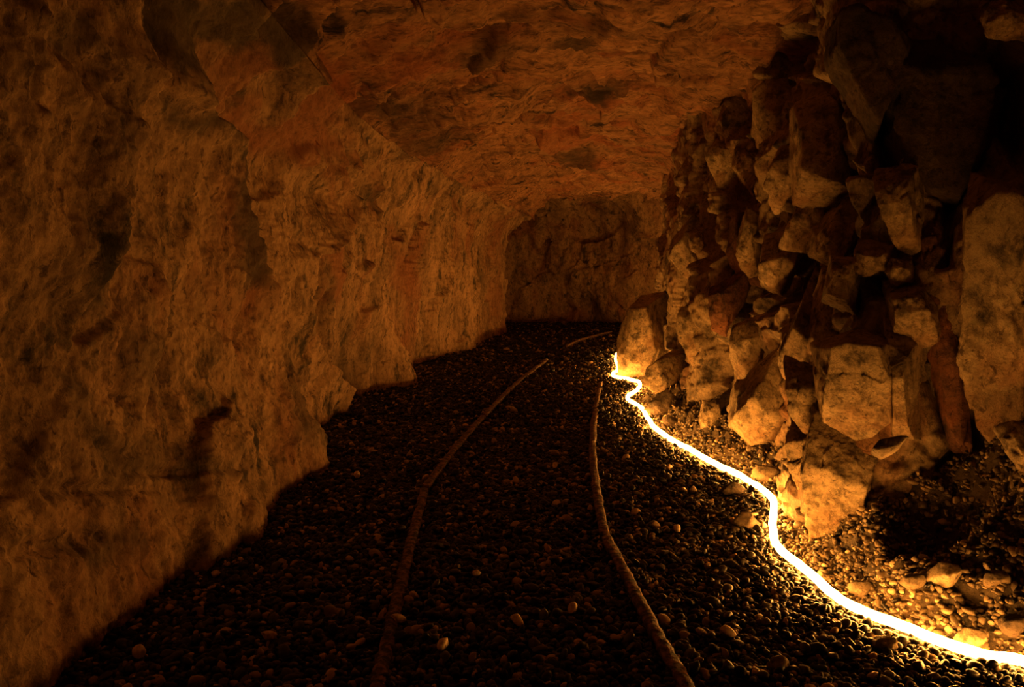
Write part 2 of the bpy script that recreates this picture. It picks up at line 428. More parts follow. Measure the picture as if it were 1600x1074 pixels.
# dark greenish and rust-red rock, plus painted-in shade of recesses and upper left, in wall coordinates (along, up the arch)
allg = np.concatenate([W0, C0], 1)
arc = np.concatenate([[0], np.cumsum(np.linalg.norm(np.diff(allg, axis=1), axis=2).mean(0))])
def wall_uv(x, y):
    p = cast(x, y, 'left')[0]
    sub = allg[::3, ::3]; k = ((sub - p) ** 2).sum(-1).argmin(); i, j = np.unravel_index(k, sub.shape[:2])
    return dd[i * 3], arc[j * 3]
def poly_sd2(pts, q):
    pts = np.array(pts); n = len(pts); best = np.full(len(q), 9.0); ins = np.zeros(len(q), bool)
    for i in range(n):
        a, b = pts[i], pts[(i + 1) % n]; ab = b - a
        t = np.clip(((q - a) @ ab) / (ab @ ab + 1e-9), 0, 1)
        best = np.minimum(best, np.linalg.norm(q - a - t[:, None] * ab, axis=1))
        c = ((a[1] > q[:, 1]) != (b[1] > q[:, 1])) & (q[:, 0] < (b[0] - a[0]) * (q[:, 1] - a[1]) / (b[1] - a[1] + 1e-12) + a[0])
        ins ^= c
    return np.where(ins, best, -best)
seams_shade = [(0, .85, [(235, 0), (520, 0), (500, 60), (420, 70), (300, 110), (240, 100)]), (0, .8, [(322, 180), (348, 180), (380, 430), (362, 480), (338, 330)]), (0, .5, [(110, 240), (165, 290), (160, 335), (115, 345)]),
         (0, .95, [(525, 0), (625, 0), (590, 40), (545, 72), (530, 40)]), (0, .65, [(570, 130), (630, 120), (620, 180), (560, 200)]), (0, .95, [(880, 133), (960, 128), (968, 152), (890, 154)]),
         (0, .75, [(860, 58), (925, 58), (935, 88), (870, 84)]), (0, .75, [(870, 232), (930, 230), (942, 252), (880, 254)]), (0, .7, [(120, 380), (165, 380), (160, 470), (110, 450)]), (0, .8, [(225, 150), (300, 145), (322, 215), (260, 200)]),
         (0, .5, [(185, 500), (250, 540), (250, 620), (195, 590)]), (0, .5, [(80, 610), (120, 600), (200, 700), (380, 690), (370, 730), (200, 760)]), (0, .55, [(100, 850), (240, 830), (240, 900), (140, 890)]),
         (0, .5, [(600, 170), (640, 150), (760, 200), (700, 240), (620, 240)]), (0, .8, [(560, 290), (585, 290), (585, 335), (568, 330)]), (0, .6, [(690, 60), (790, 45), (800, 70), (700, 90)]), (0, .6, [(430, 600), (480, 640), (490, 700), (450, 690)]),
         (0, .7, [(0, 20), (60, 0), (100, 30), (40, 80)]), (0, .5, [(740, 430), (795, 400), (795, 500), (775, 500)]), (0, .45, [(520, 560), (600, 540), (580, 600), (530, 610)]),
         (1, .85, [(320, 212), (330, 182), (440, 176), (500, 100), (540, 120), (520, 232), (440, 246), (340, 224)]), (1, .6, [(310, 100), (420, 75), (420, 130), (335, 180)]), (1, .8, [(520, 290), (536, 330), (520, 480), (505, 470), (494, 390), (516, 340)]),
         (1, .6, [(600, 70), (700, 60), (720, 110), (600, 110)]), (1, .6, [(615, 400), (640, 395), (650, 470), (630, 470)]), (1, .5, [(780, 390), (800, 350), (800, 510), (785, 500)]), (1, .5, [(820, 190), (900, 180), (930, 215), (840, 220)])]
uvp = [(c, a, [wall_uv(x, y) for x, y in pl]) for c, a, pl in seams_shade]
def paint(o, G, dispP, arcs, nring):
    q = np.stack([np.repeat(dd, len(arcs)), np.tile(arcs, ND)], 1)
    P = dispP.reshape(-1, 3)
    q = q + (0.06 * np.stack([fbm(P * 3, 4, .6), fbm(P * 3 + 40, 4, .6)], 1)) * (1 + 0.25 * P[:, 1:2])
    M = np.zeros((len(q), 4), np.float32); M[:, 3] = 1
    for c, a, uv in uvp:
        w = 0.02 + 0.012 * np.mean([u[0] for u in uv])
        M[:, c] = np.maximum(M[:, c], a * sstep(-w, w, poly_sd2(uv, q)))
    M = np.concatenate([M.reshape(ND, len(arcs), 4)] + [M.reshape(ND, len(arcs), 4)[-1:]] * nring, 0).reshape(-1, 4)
    ca = o.data.color_attributes.new('mineral_shade', 'FLOAT_COLOR', 'POINT'); ca.data.foreach_set('color', M.ravel())
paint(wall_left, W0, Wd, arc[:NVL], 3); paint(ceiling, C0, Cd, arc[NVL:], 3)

# ------------------------------------------------------------------ end chamber where the tunnel bends right
bplan = [(-2.6, 15.4), (-1.2, 17.6), (-0.2, 18.7), (0.9, 18.9), (2.0, 18.5), (3.2, 17.7), (5.0, 16.6), (7.5, 15.8)]
bp_, bs_ = resample(bplan, 380)
bt = np.gradient(bp_, axis=0); bt /= np.linalg.norm(bt, axis=1)[:, None]
bnrm = np.stack([bt[:, 1], -bt[:, 0]], 1)
nb = 240
a = np.linspace(0, 1, nb)[None, :]
zb = np.where(a < 0.6, -0.15 + a / 0.6 * 2.0, 1.85 + 1.15 * np.sin((a - 0.6) / 0.4 * math.pi / 2))
ib = np.where(a < 0.6, 0, 2.6 * (1 - np.cos((a - 0.6) / 0.4 * math.pi / 2)) + 0.0)
B0 = np.stack([bp_[:, 0:1] + bnrm[:, 0:1] * ib, bp_[:, 1:2] + bnrm[:, 1:2] * ib, zb + 0 * bp_[:, 0:1]], -1)
Pb = B0.reshape(-1, 3); Nb = grid_normals(B0).reshape(-1, 3)
if Nb[:, 1].mean() > 0: Nb = -Nb
hb = 0.35 * fbm(Pb * np.array([.6, .6, .5]), 3) + 0.22 * facets(Pb * np.array([0.8, .8, .6]) + 0.3 * pnoise(Pb * 1.2)[:, None], .8, .5)[0] + 0.06 * facets(Pb * 2.4 + 4, .8, .5)[0] + 0.03 * fbm(Pb * 5, 4, .6)
hb = hb * sstep(0.0, 0.5, Pb[:, 2] + 0.1) 
wall_back = link_mesh('wall_back', Pb + Nb * hb[:, None], grid_faces(380, nb), M_left)
tag(wall_back, 'dim rock wall closing the tunnel where it bends right', 'rock wall', kind='structure')
# slab of roof over the bend
gx, gy = np.meshgrid(np.linspace(-3, 8, 120), np.linspace(13.2, 19.5, 80), indexing='ij')
Pt = np.stack([gx, gy, 0 * gx + 2.95], -1).reshape(-1, 3)
Pt[:, 2] += 0.18 * fbm(Pt * 0.9, 4) - 0.10 * facets(Pt * 1.3, .8, .5)[0]
tag(link_mesh('ceiling_bend', Pt, grid_faces(120, 80), M_ceil), 'rock roof over the far bend of the tunnel', 'rock ceiling', kind='structure')

# ------------------------------------------------------------------ right wall relief
Pr = R0.reshape(-1, 3); Nr = grid_normals(R0).reshape(-1, 3)
cn = np.array([np.repeat(rn[:, 0], NRV), np.repeat(rn[:, 1], NRV), np.zeros(NR * NRV)]).T
if (Nr * cn).sum(1).mean() < 0: Nr = -Nr
sv = np.repeat(rs, NRV); zv = np.tile(zz, NR)
warp = np.stack([pnoise(Pr * 1.8 + 5), pnoise(Pr * 1.8 + 25), pnoise(Pr * 1.8 + 45)], 1)
tilt = Pr.copy(); tilt[:, 1] += 0.45 * Pr[:, 2]; tilt[:, 0] += 0.2 * Pr[:, 2]      # joints dip along the wall
f1, e1 = facets((tilt * np.array([1, 1, 0.62]) + 0.22 * warp) * 2.0 + 2, 1.0, 1.1)
f2, e2 = facets((tilt * np.array([1, 1, 0.6]) + 0.10 * warp + 0.03 * pnoise(Pr * 9)[:, None]) * 5.0 + 11, 1.0, 0.9)
f3, e3 = facets((tilt + 0.03 * warp) * 13 + 21, 1.0, 0.8)
hr = 0.10 * fbm(Pr * 1.1 + 8, 3) + 0.15 * f1 + 0.055 * f2 + 0.028 * f3 + 0.022 * fbm(Pr * 6, 4, .55) + 0.007 * fbm(Pr * 28, 3, .6)
hr -= 0.05 * sstep(0.10, 0.0, e1) + 0.02 * sstep(0.10, 0.0, e2)
hr += 0.02
far = sstep(3.2, 4.2, Pr[:, 1])
hr *= 0.5 + 0.5 * far - 0.45 * sstep(5.0, 7.5, Pr[:, 1])
def poly_sd(px, q):
    """signed distance (inside > 0) in wall coordinates"""
    pts = []
    for x, y in px:
        h = cast(x, y)
        if h is None: continue
        j = np.argmin((rp[:, 0] - h[0][0]) ** 2 + (rp[:, 1] - h[0][1]) ** 2); pts.append((rs[j], h[0][2]))
    pts = np.array(pts); n = len(pts)
    best = np.full(len(q), 9.0); ins = np.zeros(len(q), bool)
    for i in range(n):
        a, b = pts[i], pts[(i + 1) % n]; ab = b - a
        t = np.clip(((q - a) @ ab) / (ab @ ab + 1e-9), 0, 1)
        best = np.minimum(best, np.linalg.norm(q - a - t[:, None] * ab, axis=1))
        c = ((a[1] > q[:, 1]) != (b[1] > q[:, 1])) & (q[:, 0] < (b[0] - a[0]) * (q[:, 1] - a[1]) / (b[1] - a[1] + 1e-12) + a[0])
        ins ^= c
    return np.where(ins, best, -best)
q2 = np.stack([sv, zv], 1) + 0.03 * warp[:, :2]
pits = [  # (outline, depth)
    ([(1215, 345), (1270, 285), (1272, 300), (1235, 365)], .30), ([(1285, 345), (1300, 290), (1325, 290), (1300, 340)], .28),
    ([(1170, 480), (1200, 465), (1240, 430), (1260, 400), (1275, 410), (1240, 480), (1190, 500)], .22),
    ([(1335, 430), (1385, 420), (1385, 465), (1350, 460)], .2), ([(1370, 190), (1390, 185), (1415, 280), (1365, 280)], .3),
    ([(1000, 240), (1020, 200), (1050, 215), (1062, 330), (1040, 350), (1012, 300)], .25), ([(1095, 630), (1150, 605), (1155, 640), (1110, 665)], .25),
    ([(1150, 60), (1185, 60), (1165, 200), (1140, 220), (1135, 140)], .3), ([(1090, 300), (1120, 300), (1130, 400), (1110, 430), (1095, 380)], .2),
    ([(1270, 540), (1300, 500), (1290, 560), (1250, 600)], .18), ([(1470, 260), (1540, 240), (1500, 320), (1490, 420), (1470, 420)], .2),
    ([(1160, 120), (1330, 120), (1350, 400), (1260, 480), (1150, 460), (1130, 300)], .12),
    ([(1200, 60), (1290, 40), (1300, 120), (1210, 120)], .25), ([(1550, 80), (1600, 120), (1600, 280), (1560, 200)], .2), ([(1030, 560), (1062, 545), (1075, 570), (1050, 580)], .12)]
for pl, dep in pits:
    sd = poly_sd(pl, q2)
    hr -= dep * sstep(-0.015, 0.05, sd)
bumps = [([(1250, 530), (1420, 520), (1430, 700), (1340, 870), (1260, 860), (1240, 700)], .07, .18),  ([(1500, 320), (1600, 300), (1600, 720), (1500, 640)], .10, .12)]
for pl, amt, soft in bumps:
    hr += amt * sstep(-soft, soft, poly_sd(pl, q2))
hr *= sstep(-0.3, 0.3, Pr[:, 1] - 0.2) * 0.9 + 0.1
hr = soften(hr, (NR, NRV), 1)
Rd = Pr + Nr * hr[:, None]
bvh_relief = bvh_of([Rd.reshape(R0.shape)[::1, ::1]])
def cast_relief(x, y):
    h = bvh_relief.ray_cast(Vector(CAM), Vector(ray(x, y)))
    return None if h[0] is None else h[3]
wall_right = link_mesh('wall_right', Rd, grid_faces(NR, NRV), M_right)
tag(wall_right, 'jagged fractured rock wall rising above the glowing rope', 'rock wall', kind='structure')

# ------------------------------------------------------------------ floor
NX, NY = 420, 700
fy = np.concatenate([np.linspace(-0.6, 1.6, 40, endpoint=False), np.geomspace(1.6, 19.5, NY - 40)])
xl = np.interp(fy, left_foot[:, 1], left_foot[:, 0]) - 0.5
xl = np.where(fy > 15, -3.0, xl)
xr_ = np.where(fy > 10.8, 7.5, np.interp(fy, rplan[:, 1], rplan[:, 0]) + 0.45)
t = np.linspace(0, 1, NX)[None, :]
FX = xl[:, None] + (xr_ - xl)[:, None] * t; FY = np.broadcast_to(fy[:, None], FX.shape)
FZ = floor_z(FX.ravel(), FY.ravel())
Pf = np.stack([FX.ravel(), FY.ravel(), FZ], 1)
rise = np.maximum(0, Pf[:, 0] - rope_x(Pf[:, 1]) - 0.05)
Pf[:, 2] += 0.012 * fbm(Pf * 6, 3) + sstep(0, 0.2, rise) * (0.05 * fbm(Pf * 7 + 3, 4, .6) + 0.03 * facets(Pf * 14, 1, 1)[0] + 0.012 * facets(Pf * 32 + 5, 1, 1)[0]) * (Pf[:, 1] < 10)
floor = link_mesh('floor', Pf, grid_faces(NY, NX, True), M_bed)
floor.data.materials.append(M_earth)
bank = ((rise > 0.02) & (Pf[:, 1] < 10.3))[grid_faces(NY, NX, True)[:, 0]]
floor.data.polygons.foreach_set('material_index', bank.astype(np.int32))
tag(floor, 'dark gravel tunnel floor rising to a rubble bank on the right', 'floor', kind='structure')
from mathutils.interpolate import poly_3d_calc
def bvh_full(o):
    me = o.data
    return BVHTree.FromPolygons([v.co for v in me.vertices], [tuple(p.vertices) for p in me.polygons])
bvh_floor = bvh_full(floor)
def zfloor(x, y):
    h = bvh_floor.ray_cast(Vector((x, y, 3)), Vector((0, 0, -1)))
    return h[0].z if h[0] is not None else 0.0
def onfloor(x, y):
    h = bvh_floor.ray_cast(Vector(CAM), Vector(ray(x, y)))
    return np.array(h[0])

# ------------------------------------------------------------------ rope light
def catmull(P, n):
    P = np.asarray(P, float); P = np.concatenate([[2 * P[0] - P[1]], P, [2 * P[-1] - P[-2]]])
    out = []
    for i in range(1, len(P) - 2):
        for k in range(n):
            t = k / n
            out.append(0.5 * (2 * P[i] + (P[i + 1] - P[i - 1]) * t + (2 * P[i - 1] - 5 * P[i] + 4 * P[i + 1] - P[i + 2]) * t * t + (3 * P[i] - P[i - 1] - 3 * P[i + 1] + P[i + 2]) * t ** 3))
    out.append(P[-2]); return np.array(out)
def sweep(path, prof):
    """prof: (k,2) in (side, up)"""
    tg = np.gradient(path, axis=0); tg /= np.linalg.norm(tg, axis=1)[:, None] + 1e-9
    side = np.cross(tg, [0, 0, 1.0]); side /= np.linalg.norm(side, axis=1)[:, None] + 1e-9
    upv = np.cross(side, tg)
    k = len(prof); prof = np.asarray(prof)
    V = path[:, None, :] + side[:, None, :] * prof[None, :, 0:1] + upv[:, None, :] * prof[None, :, 1:2]
    n = len(path); a = np.arange(n * k).reshape(n, k)
    b = np.roll(a, -1, 1)
    F = np.stack([a[:-1], b[:-1], b[1:], a[1:]], -1).reshape(-1, 4)
    caps = [[a[0, 0], a[0, j + 1], a[0, j], a[0, j]] for j in range(0)]
    c0 = V[0].mean(0); c1 = V[-1].mean(0)
    Vf = np.concatenate([V.reshape(-1, 3), [c0, c1]])
    Fc = [(a[0, j], n * k, a[0, (j + 1) % k], a[0, (j + 1) % k]) for j in range(k)]
    return Vf, F, n * k, a, V
def sweep_obj(name, path, prof, mat, jitter=0, loc=None):
    Vf, F, nk, a, V = sweep(path, prof)
    k = len(prof)
    if jitter: Vf[:nk] += jitter * np.stack([fbm(Vf[:nk] * 24 + s, 4, .65) for s in (0, 31, 67)], 1)
    tri0 = [(a[0, (j + 1) % k], a[0, j], nk) for j in range(k)]; tri1 = [(a[-1, j], a[-1, (j + 1) % k], nk + 1) for j in range(k)]
    F3 = np.concatenate([F[:, [0, 1, 2]], F[:, [0, 2, 3]], np.array(tri0), np.array(tri1)])
    return link_mesh(name, Vf, F3, mat, loc=loc)
rp3 = catmull(rope_xy, 7)
rz = np.array([zfloor(x, y) for x, y in rp3])
kern = np.ones(9) / 9; rz = np.maximum(rz, np.convolve(np.pad(rz, 4, mode='edge'), kern, 'valid'))
wig = 0.008 * pnoise(np.stack([rp3[:, 0] * 5, rp3[:, 1] * 5, 0 * rz], 1))
rope_path = np.stack([rp3[:, 0] + wig, rp3[:, 1] - wig, rz + ROPE_R + 0.010], 1)
circ = [(ROPE_R * math.cos(t), ROPE_R * math.sin(t)) for t in np.linspace(0, 2 * math.pi, 10, endpoint=False)]
rope = sweep_obj('rope_light', rope_path, circ, M_rope, loc=tuple(rope_path[len(rope_path) // 2]))
tag(rope, 'glowing yellow-white rope light snaking along the foot of the right wall', 'rope light')

# ------------------------------------------------------------------ rails
rail_prof = np.array([(-.030, -.06), (-.030, -.05), (-.008, -.042), (-.007, -.014), (-.020, -.006), (-.0235, .006), (-.021, .016), (-.012, .021), (0, .022),
                      (.012, .021), (.021, .016), (.0235, .006), (.020, -.006), (.007, -.014), (.008, -.042), (.030, -.05), (.030, -.06)])
def rail(px, label, lift=0.015):
    pts = np.array([ground(x, y, lift)[:2] for x, y in px])
    p = catmull(pts, 14)
    z = lift + 0.004 * pnoise(np.stack([p[:, 0] * 2, p[:, 1] * 2, 0 * p[:, 0] + 3], 1))
    path = np.stack([p[:, 0], p[:, 1], z], 1)
    o = sweep_obj('rail', path, rail_prof, M_rail, jitter=0.006, loc=tuple(path[0]))
    tag(o, label, 'rail', 'rusty track rails on the gravel')
rail([(578, 1150), (590, 1074), (612, 980), (630, 900), (648, 828), (663, 768)], 'nearest rusty length of the left rail, running out of the bottom edge')
rail([(664, 766), (690, 730), (722, 690), (755, 652)], 'middle rusty length of the left rail, beyond the sharp kink')
rail([(757, 650), (800, 607), (828, 583), (852, 565)], 'far rusty length of the left rail, sinking into the gravel before the bend', 0.028)
rail([(885, 541), (905, 532), (930, 525), (955, 519)], 'most distant rusty rail, lying across the floor at the far bend', 0.055)
rail([(1110, 1140), (1070, 1074), (1022, 988), (985, 915), (947, 843)], 'nearest rusty length of the right rail, running out of the bottom edge')
rail([(946, 841), (933, 775), (926, 700), (930, 645), (938, 600)], 'far rusty length of the right rail, ending beside the bright rope')

# ------------------------------------------------------------------ broken blocks
def icosphere(n):
    bm = bmesh.new(); bmesh.ops.create_icosphere(bm, subdivisions=n, radius=1.0)
    V = np.array([v.co[:] for v in bm.verts]); F = np.array([[v.index for v in f.verts] for f in bm.faces]); bm.free()
    return V, F
ICO = {n: icosphere(n) for n in (2, 3, 4, 5, 6)}
ICO[1] = icosphere(1)
def unit(v): v = np.asarray(v, float); return v / np.linalg.norm(v)
def hull2d(pts):
    pts = sorted(map(tuple, pts))
    def half(ps):
        h = []
        for p in ps:
            while len(h) >= 2 and (h[-1][0] - h[-2][0]) * (p[1] - h[-2][1]) - (h[-1][1] - h[-2][1]) * (p[0] - h[-2][0]) <= 0: h.pop()
            h.append(p)
        return h
    a = half(pts); b = half(pts[::-1]); return np.array(a[:-1] + b[:-1])
def block(name, px, n, prot, thick, label=None, mat=None, bulge=0.018, cat='rock', rough=0.014, dist=None, res=5, parent=None, taper=0.22, seed=None, point=None, group=None, cuts=3):
    r = np.random.default_rng(int(sum(p[0] * 3 + p[1] for p in px)) if seed is None else seed)
    cx = np.mean([p[0] for p in px]); cy = np.mean([p[1] for p in px])
    d = ray(cx, cy)
    if point is not None: P0 = np.asarray(point, float); P0 = CAM + d * np.linalg.norm(P0 - CAM)
    elif dist is not None: P0 = CAM + d * dist
    else:
        h = cast(cx, cy)
        tt = [cast_relief(x, y) for x, y in [(cx, cy)] + [((x + cx) / 2, (y + cy) / 2) for x, y in px]]
        tt = [q for q in tt if q]
        P0 = CAM + d * (np.median(tt) - prot / 1.15 / max(0.4, abs(h[1] @ d)))
    n = unit(n)
    if n @ d > -0.35: n = unit(n - d * (0.35 + n @ d + 0.1))
    pts = [CAM + ray(x, y) * (((P0 - CAM) @ n) / (ray(x, y) @ n)) for x, y in px]
    u = unit(np.cross([0, 0, 1.0], n)); v = np.cross(n, u)
    p2 = hull2d([((p - P0) @ u, (p - P0) @ v) for p in pts])
    planes = []
    ctr2 = p2.mean(0)
    for i in range(len(p2)):
        a, b = p2[i], p2[(i + 1) % len(p2)]
        e = b - a
        if np.linalg.norm(e) < 1e-4: continue
        o2 = unit([e[1], -e[0]])
        al = taper + r.uniform(-0.25, 0.30)
        nn = unit(o2[0] * u + o2[1] * v + al * n)
        planes.append((nn, P0 + a[0] * u + a[1] * v))
    size = np.ptp(p2, axis=0)
    planes.append((n, P0 + n * bulge))
    for k in range(cuts):                                  # spalled corners and cleavage planes
        a_ = r.uniform(0, 2 * math.pi); m = unit(n + r.uniform(0.5, 1.1) * (math.cos(a_) * u + math.sin(a_) * v))
        ext = max(((q[0] - ctr2[0]) * u + (q[1] - ctr2[1]) * v) @ m for q in p2)
        planes.append((m, P0 + ctr2[0] * u + ctr2[1] * v + m * ext * r.uniform(0.35, 0.7) + n * bulge * 0.5))
    planes.append((unit(-n + 0.2 * r.normal() * u), P0 - n * thick))
    c0 = P0 + ctr2[0] * u + ctr2[1] * v - n * thick * 0.35
    V, F = ICO[res]
    S = V @ np.array([u * size[0], v * size[1], n * thick])
    S /= np.linalg.norm(S, axis=1)[:, None]
    ts = []
    for m, q in planes:
        den = S @ m; num = max((q - c0) @ m, 0.004)
        ts.append(np.where(den > 1e-4, num / np.maximum(den, 1e-4), 1e3))
    ts = np.array(ts); k = 130.0 / max(min(size.min(), thick), 0.02)
    mn = ts.min(0)
    t = mn - np.log(np.exp(-k * (ts - mn)).sum(0)) / k
    P = c0 + S * t[:, None]
    sc = 1.0 / max(0.12, float(size.mean()))
    off = r.uniform(0, 50, 3)
    disp = rough * (0.45 * fbm(P * 1.6 * sc + off, 3, .55) * (size.mean() / 0.15) ** 0.5 + 0.45 * facets(P * 2.4 * sc + off + 7, 1.2, .7)[0] * (size.mean() / 0.15) ** 0.5 + 0.5 * fbm(P * 20 + off, 4, .65))
    P = P + S * disp[:, None]
    o = link_mesh(name, P, F, mat or M_block, loc=tuple(c0), parent=parent)
    if parent is None: tag(o, label, cat, group)
    elif label: o['label'] = label
    return o
DN = (-.55, -.65, -.45); FR = (-.5, -.85, 0.0); UPW = (-.25, -.9, .35); LF = (-.9, -.4, -.1)
B = lambda px, n, prot, th, label, **k: block('rock', px, n, prot, th, label, **k)
B([(1103, 238), (1112, 231), (1140, 237), (1147, 250), (1138, 275), (1127, 300), (1120, 292), (1107, 265)], DN, .16, .14, 'small pointed rock hanging like a tooth left of the wedged blocks', seed=5)
B([(1150, 240), (1190, 245), (1196, 262), (1183, 282), (1175, 300), (1160, 276), (1148, 262)], FR, .10, .14, 'knobbly brown rock just right of the hanging tooth-shaped rock')
B([(1172, 150), (1185, 138), (1230, 148), (1246, 165), (1244, 205), (1240, 250), (1215, 246), (1190, 236), (1168, 214)], DN, .17, .25, 'rough orange rock forming the upper left of the block cluster')
B([(1248, 180), (1256, 148), (1292, 138), (1322, 180), (1332, 230), (1326, 284), (1290, 287), (1252, 272)], (-.3, -.92, .22), .20, .3, 'large brown squarish rock with a bright lower edge above dark gaps', bulge=.035, taper=.1)
B([(1210, 252), (1240, 250), (1250, 280), (1242, 295), (1225, 312), (1213, 337), (1205, 340), (1199, 320), (1195, 298), (1198, 272)], DN, .18, .2, 'yellow pointed rock wedged under the rough orange rock')
B([(1270, 292), (1291, 289), (1288, 330), (1281, 375), (1270, 400), (1243, 392), (1214, 388), (1226, 360), (1243, 343), (1258, 318)], (-.5, -.7, -.3), .15, .13, 'slanting yellow rock propped between two black gaps')
B([(1279, 396), (1284, 370), (1302, 340), (1326, 314), (1346, 335), (1340, 372), (1318, 400), (1303, 406)], (-.35, -.9, .1), .18, .2, 'brown angular rock with a pale lower lip right of the slanting rock', bulge=.05)
B([(1187, 408), (1230, 398), (1243, 410), (1230, 440), (1214, 466), (1186, 460), (1183, 446)], DN, .20, .2, 'bulging yellow rock overhanging the deep black hollow')
B([(1163, 358), (1173, 365), (1181, 395), (1188, 435), (1170, 434), (1158, 420), (1150, 400)], DN, .15, .14, 'pale nubbly rock on the left shoulder of the bulging rock')
B([(1133, 345), (1145, 335), (1150, 370), (1158, 410), (1172, 438), (1180, 455), (1160, 445), (1142, 415), (1134, 385)], LF, .10, .15, 'curved reddish rock left of the pale nubbly rock', mat=M_red)
B([(1044, 400), (1052, 386), (1066, 371), (1076, 390), (1098, 420), (1104, 434), (1090, 450), (1077, 444), (1068, 425), (1054, 415)], DN, .16, .2, 'orange rock jutting out alone on the farther part of the right wall')
B([(1074, 366), (1096, 366), (1102, 384), (1098, 398), (1082, 390)], FR, .12, .15, 'small triangular rock perched over the lone jutting orange rock')
B([(1140, 530), (1155, 514), (1176, 507), (1199, 504), (1196, 530), (1186, 560), (1172, 590), (1158, 618), (1146, 586), (1138, 560)], (-.62, -.7, -.28), .20, .16, 'tall leaf-shaped yellow rock slab standing with its point down', rough=.007, bulge=.015)
B([(1302, 412), (1331, 415), (1324, 472), (1292, 458)], (-.3, -.9, .1), .15, .2, 'short brown rock at the top of the dark slanting rib')
B([(1290, 462), (1323, 475), (1311, 520), (1276, 552), (1262, 546), (1277, 505)], (-.5, -.8, -.1), .13, .2, 'long brown rock leaning below the short rock of the rib')
B([(1279, 404), (1297, 408), (1287, 445), (1268, 480), (1246, 512), (1243, 492), (1262, 450)], FR, .10, .15, 'narrow slanting rock running down left of the dark rib')
B([(1240, 508), (1266, 530), (1258, 570), (1243, 605), (1226, 602), (1214, 576), (1222, 545)], DN, .14, .2, 'rough bright rock right of the leaf-shaped slab')
B([(1366, 288), (1414, 282), (1421, 300), (1426, 360), (1436, 402), (1420, 406), (1402, 394), (1384, 350), (1374, 325)], (-.5, -.75, -.3), .12, .2, 'isolated brown rock below the black slot at upper right')
B([(1310, 15), (1340, 2), (1400, 30), (1421, 80), (1396, 120), (1388, 166), (1374, 186), (1358, 172), (1330, 120), (1306, 70)], (-.3, -.9, .05), .16, .25, 'dark downward-pointing rock near the roof, above the black slot', mat=M_dark_shade, cuts=1)
B([(1428, 62), (1402, 95), (1390, 124), (1391, 166), (1406, 205), (1422, 255), (1452, 300), (1500, 308), (1540, 232), (1560, 132), (1530, 88), (1480, 56)], (-.35, -.9, .05), .14, .3, 'largest dark rock at upper right, broad above and tapering down', mat=M_dark_shade, res=6, cuts=1)
B([(1534, 42), (1546, 18), (1572, 8), (1606, 28), (1610, 55), (1572, 66), (1540, 58)], DN, .2, .2, 'pale brown rock in the top right corner')
B([(1092, 655), (1098, 648), (1108, 649), (1112, 680), (1120, 698), (1104, 703), (1098, 685)], DN, .22, .1, 'small bright upright stone standing behind the rope')
B([(1100, 640), (1125, 622), (1150, 600), (1158, 615), (1140, 635), (1112, 650)], (-.2, -.8, .5), .16, .1, 'dark wedge rock under the point of the leaf-shaped slab', mat=M_dark_shade)
B([(1395, 470), (1440, 465), (1462, 500), (1465, 530), (1440, 545), (1400, 520)], (-.4, -.8, -.3), .12, .2, 'craggy rock above the crack in the pale pillar face')
B([(1340, 395), (1378, 400), (1382, 425), (1352, 432), (1332, 424)], DN, .12, .15, 'small ledge rock above the square black hollow')
B([(1395, 405), (1420, 410), (1424, 440), (1400, 448), (1388, 430)], FR, .1, .15, 'small dark rock right of the square black hollow')
B([(1225, 605), (1262, 620), (1280, 660), (1278, 690), (1258, 682), (1235, 650)], DN, .14, .2, 'bright yellow rock low on the wall left of the pillar face')
B([(1150, 640), (1200, 600), (1225, 640), (1215, 690), (1165, 700), (1140, 680)], (-.5, -.7, -.2), .12, .25, 'squat ochre rock below the leaf-shaped slab')
B([(1060, 480), (1085, 470), (1100, 500), (1100, 550), (1080, 570), (1060, 530)], FR, .1, .2, 'tall ragged rock between the base boulder and the leaf-shaped slab')
B([(1105, 470), (1130, 460), (1140, 500), (1130, 530), (1112, 520)], DN, .1, .2, 'rust-spotted rock under the curved reddish rock', mat=M_red)
# ribs and big faces that belong to the living rock of the wall
def face(name, px, n, prot, th, label=None, **k): return block(name, px, n, prot, th, label, parent=wall_right, **k)
face('rock_face', [(1297, 540), (1320, 534), (1374, 545), (1392, 600), (1394, 660), (1370, 684), (1318, 692), (1288, 672), (1284, 640)], (-.45, -.88, -.12), .13, .25, 'pale smooth pillar face', res=6, rough=.009, bulge=.012, cuts=1)
face('rock_face', [(1392, 560), (1412, 566), (1424, 690), (1396, 684)], (-.4, -.88, -.15), .10, .25, res=6, rough=.008)
face('rock_face', [(1508, 335), (1560, 294), (1577, 340), (1605, 328), (1690, 345), (1700, 740), (1600, 728), (1530, 665), (1500, 560), (1503, 440)], (-.5, -.82, -.18), .10, .3, 'tall rust-stained face at the right edge', res=6, rough=.025, cuts=0, mat=M_right)
face('rock_rib', [(1428, 300), (1466, 285), (1488, 420), (1502, 560), (1520, 690), (1484, 672), (1452, 500)], (-.3, -.95, .1), .02, .2, 'rust-red upright rib', mat=M_red, res=6, rough=.03)
face('rock_foot', [(1262, 705), (1290, 676), (1370, 692), (1348, 760), (1342, 830), (1312, 892), (1286, 896), (1264, 842), (1250, 760)], (-.45, -.8, -.3), .06, .25, 'grainy foot of the pillar beside the rope', res=6, rough=.02, cuts=2)
face('rock_rib', [(1226, 690), (1260, 682), (1284, 720), (1276, 800), (1250, 790), (1236, 740)], (-.6, -.7, -.3), .06, .25, res=6, rough=.02, cuts=2)

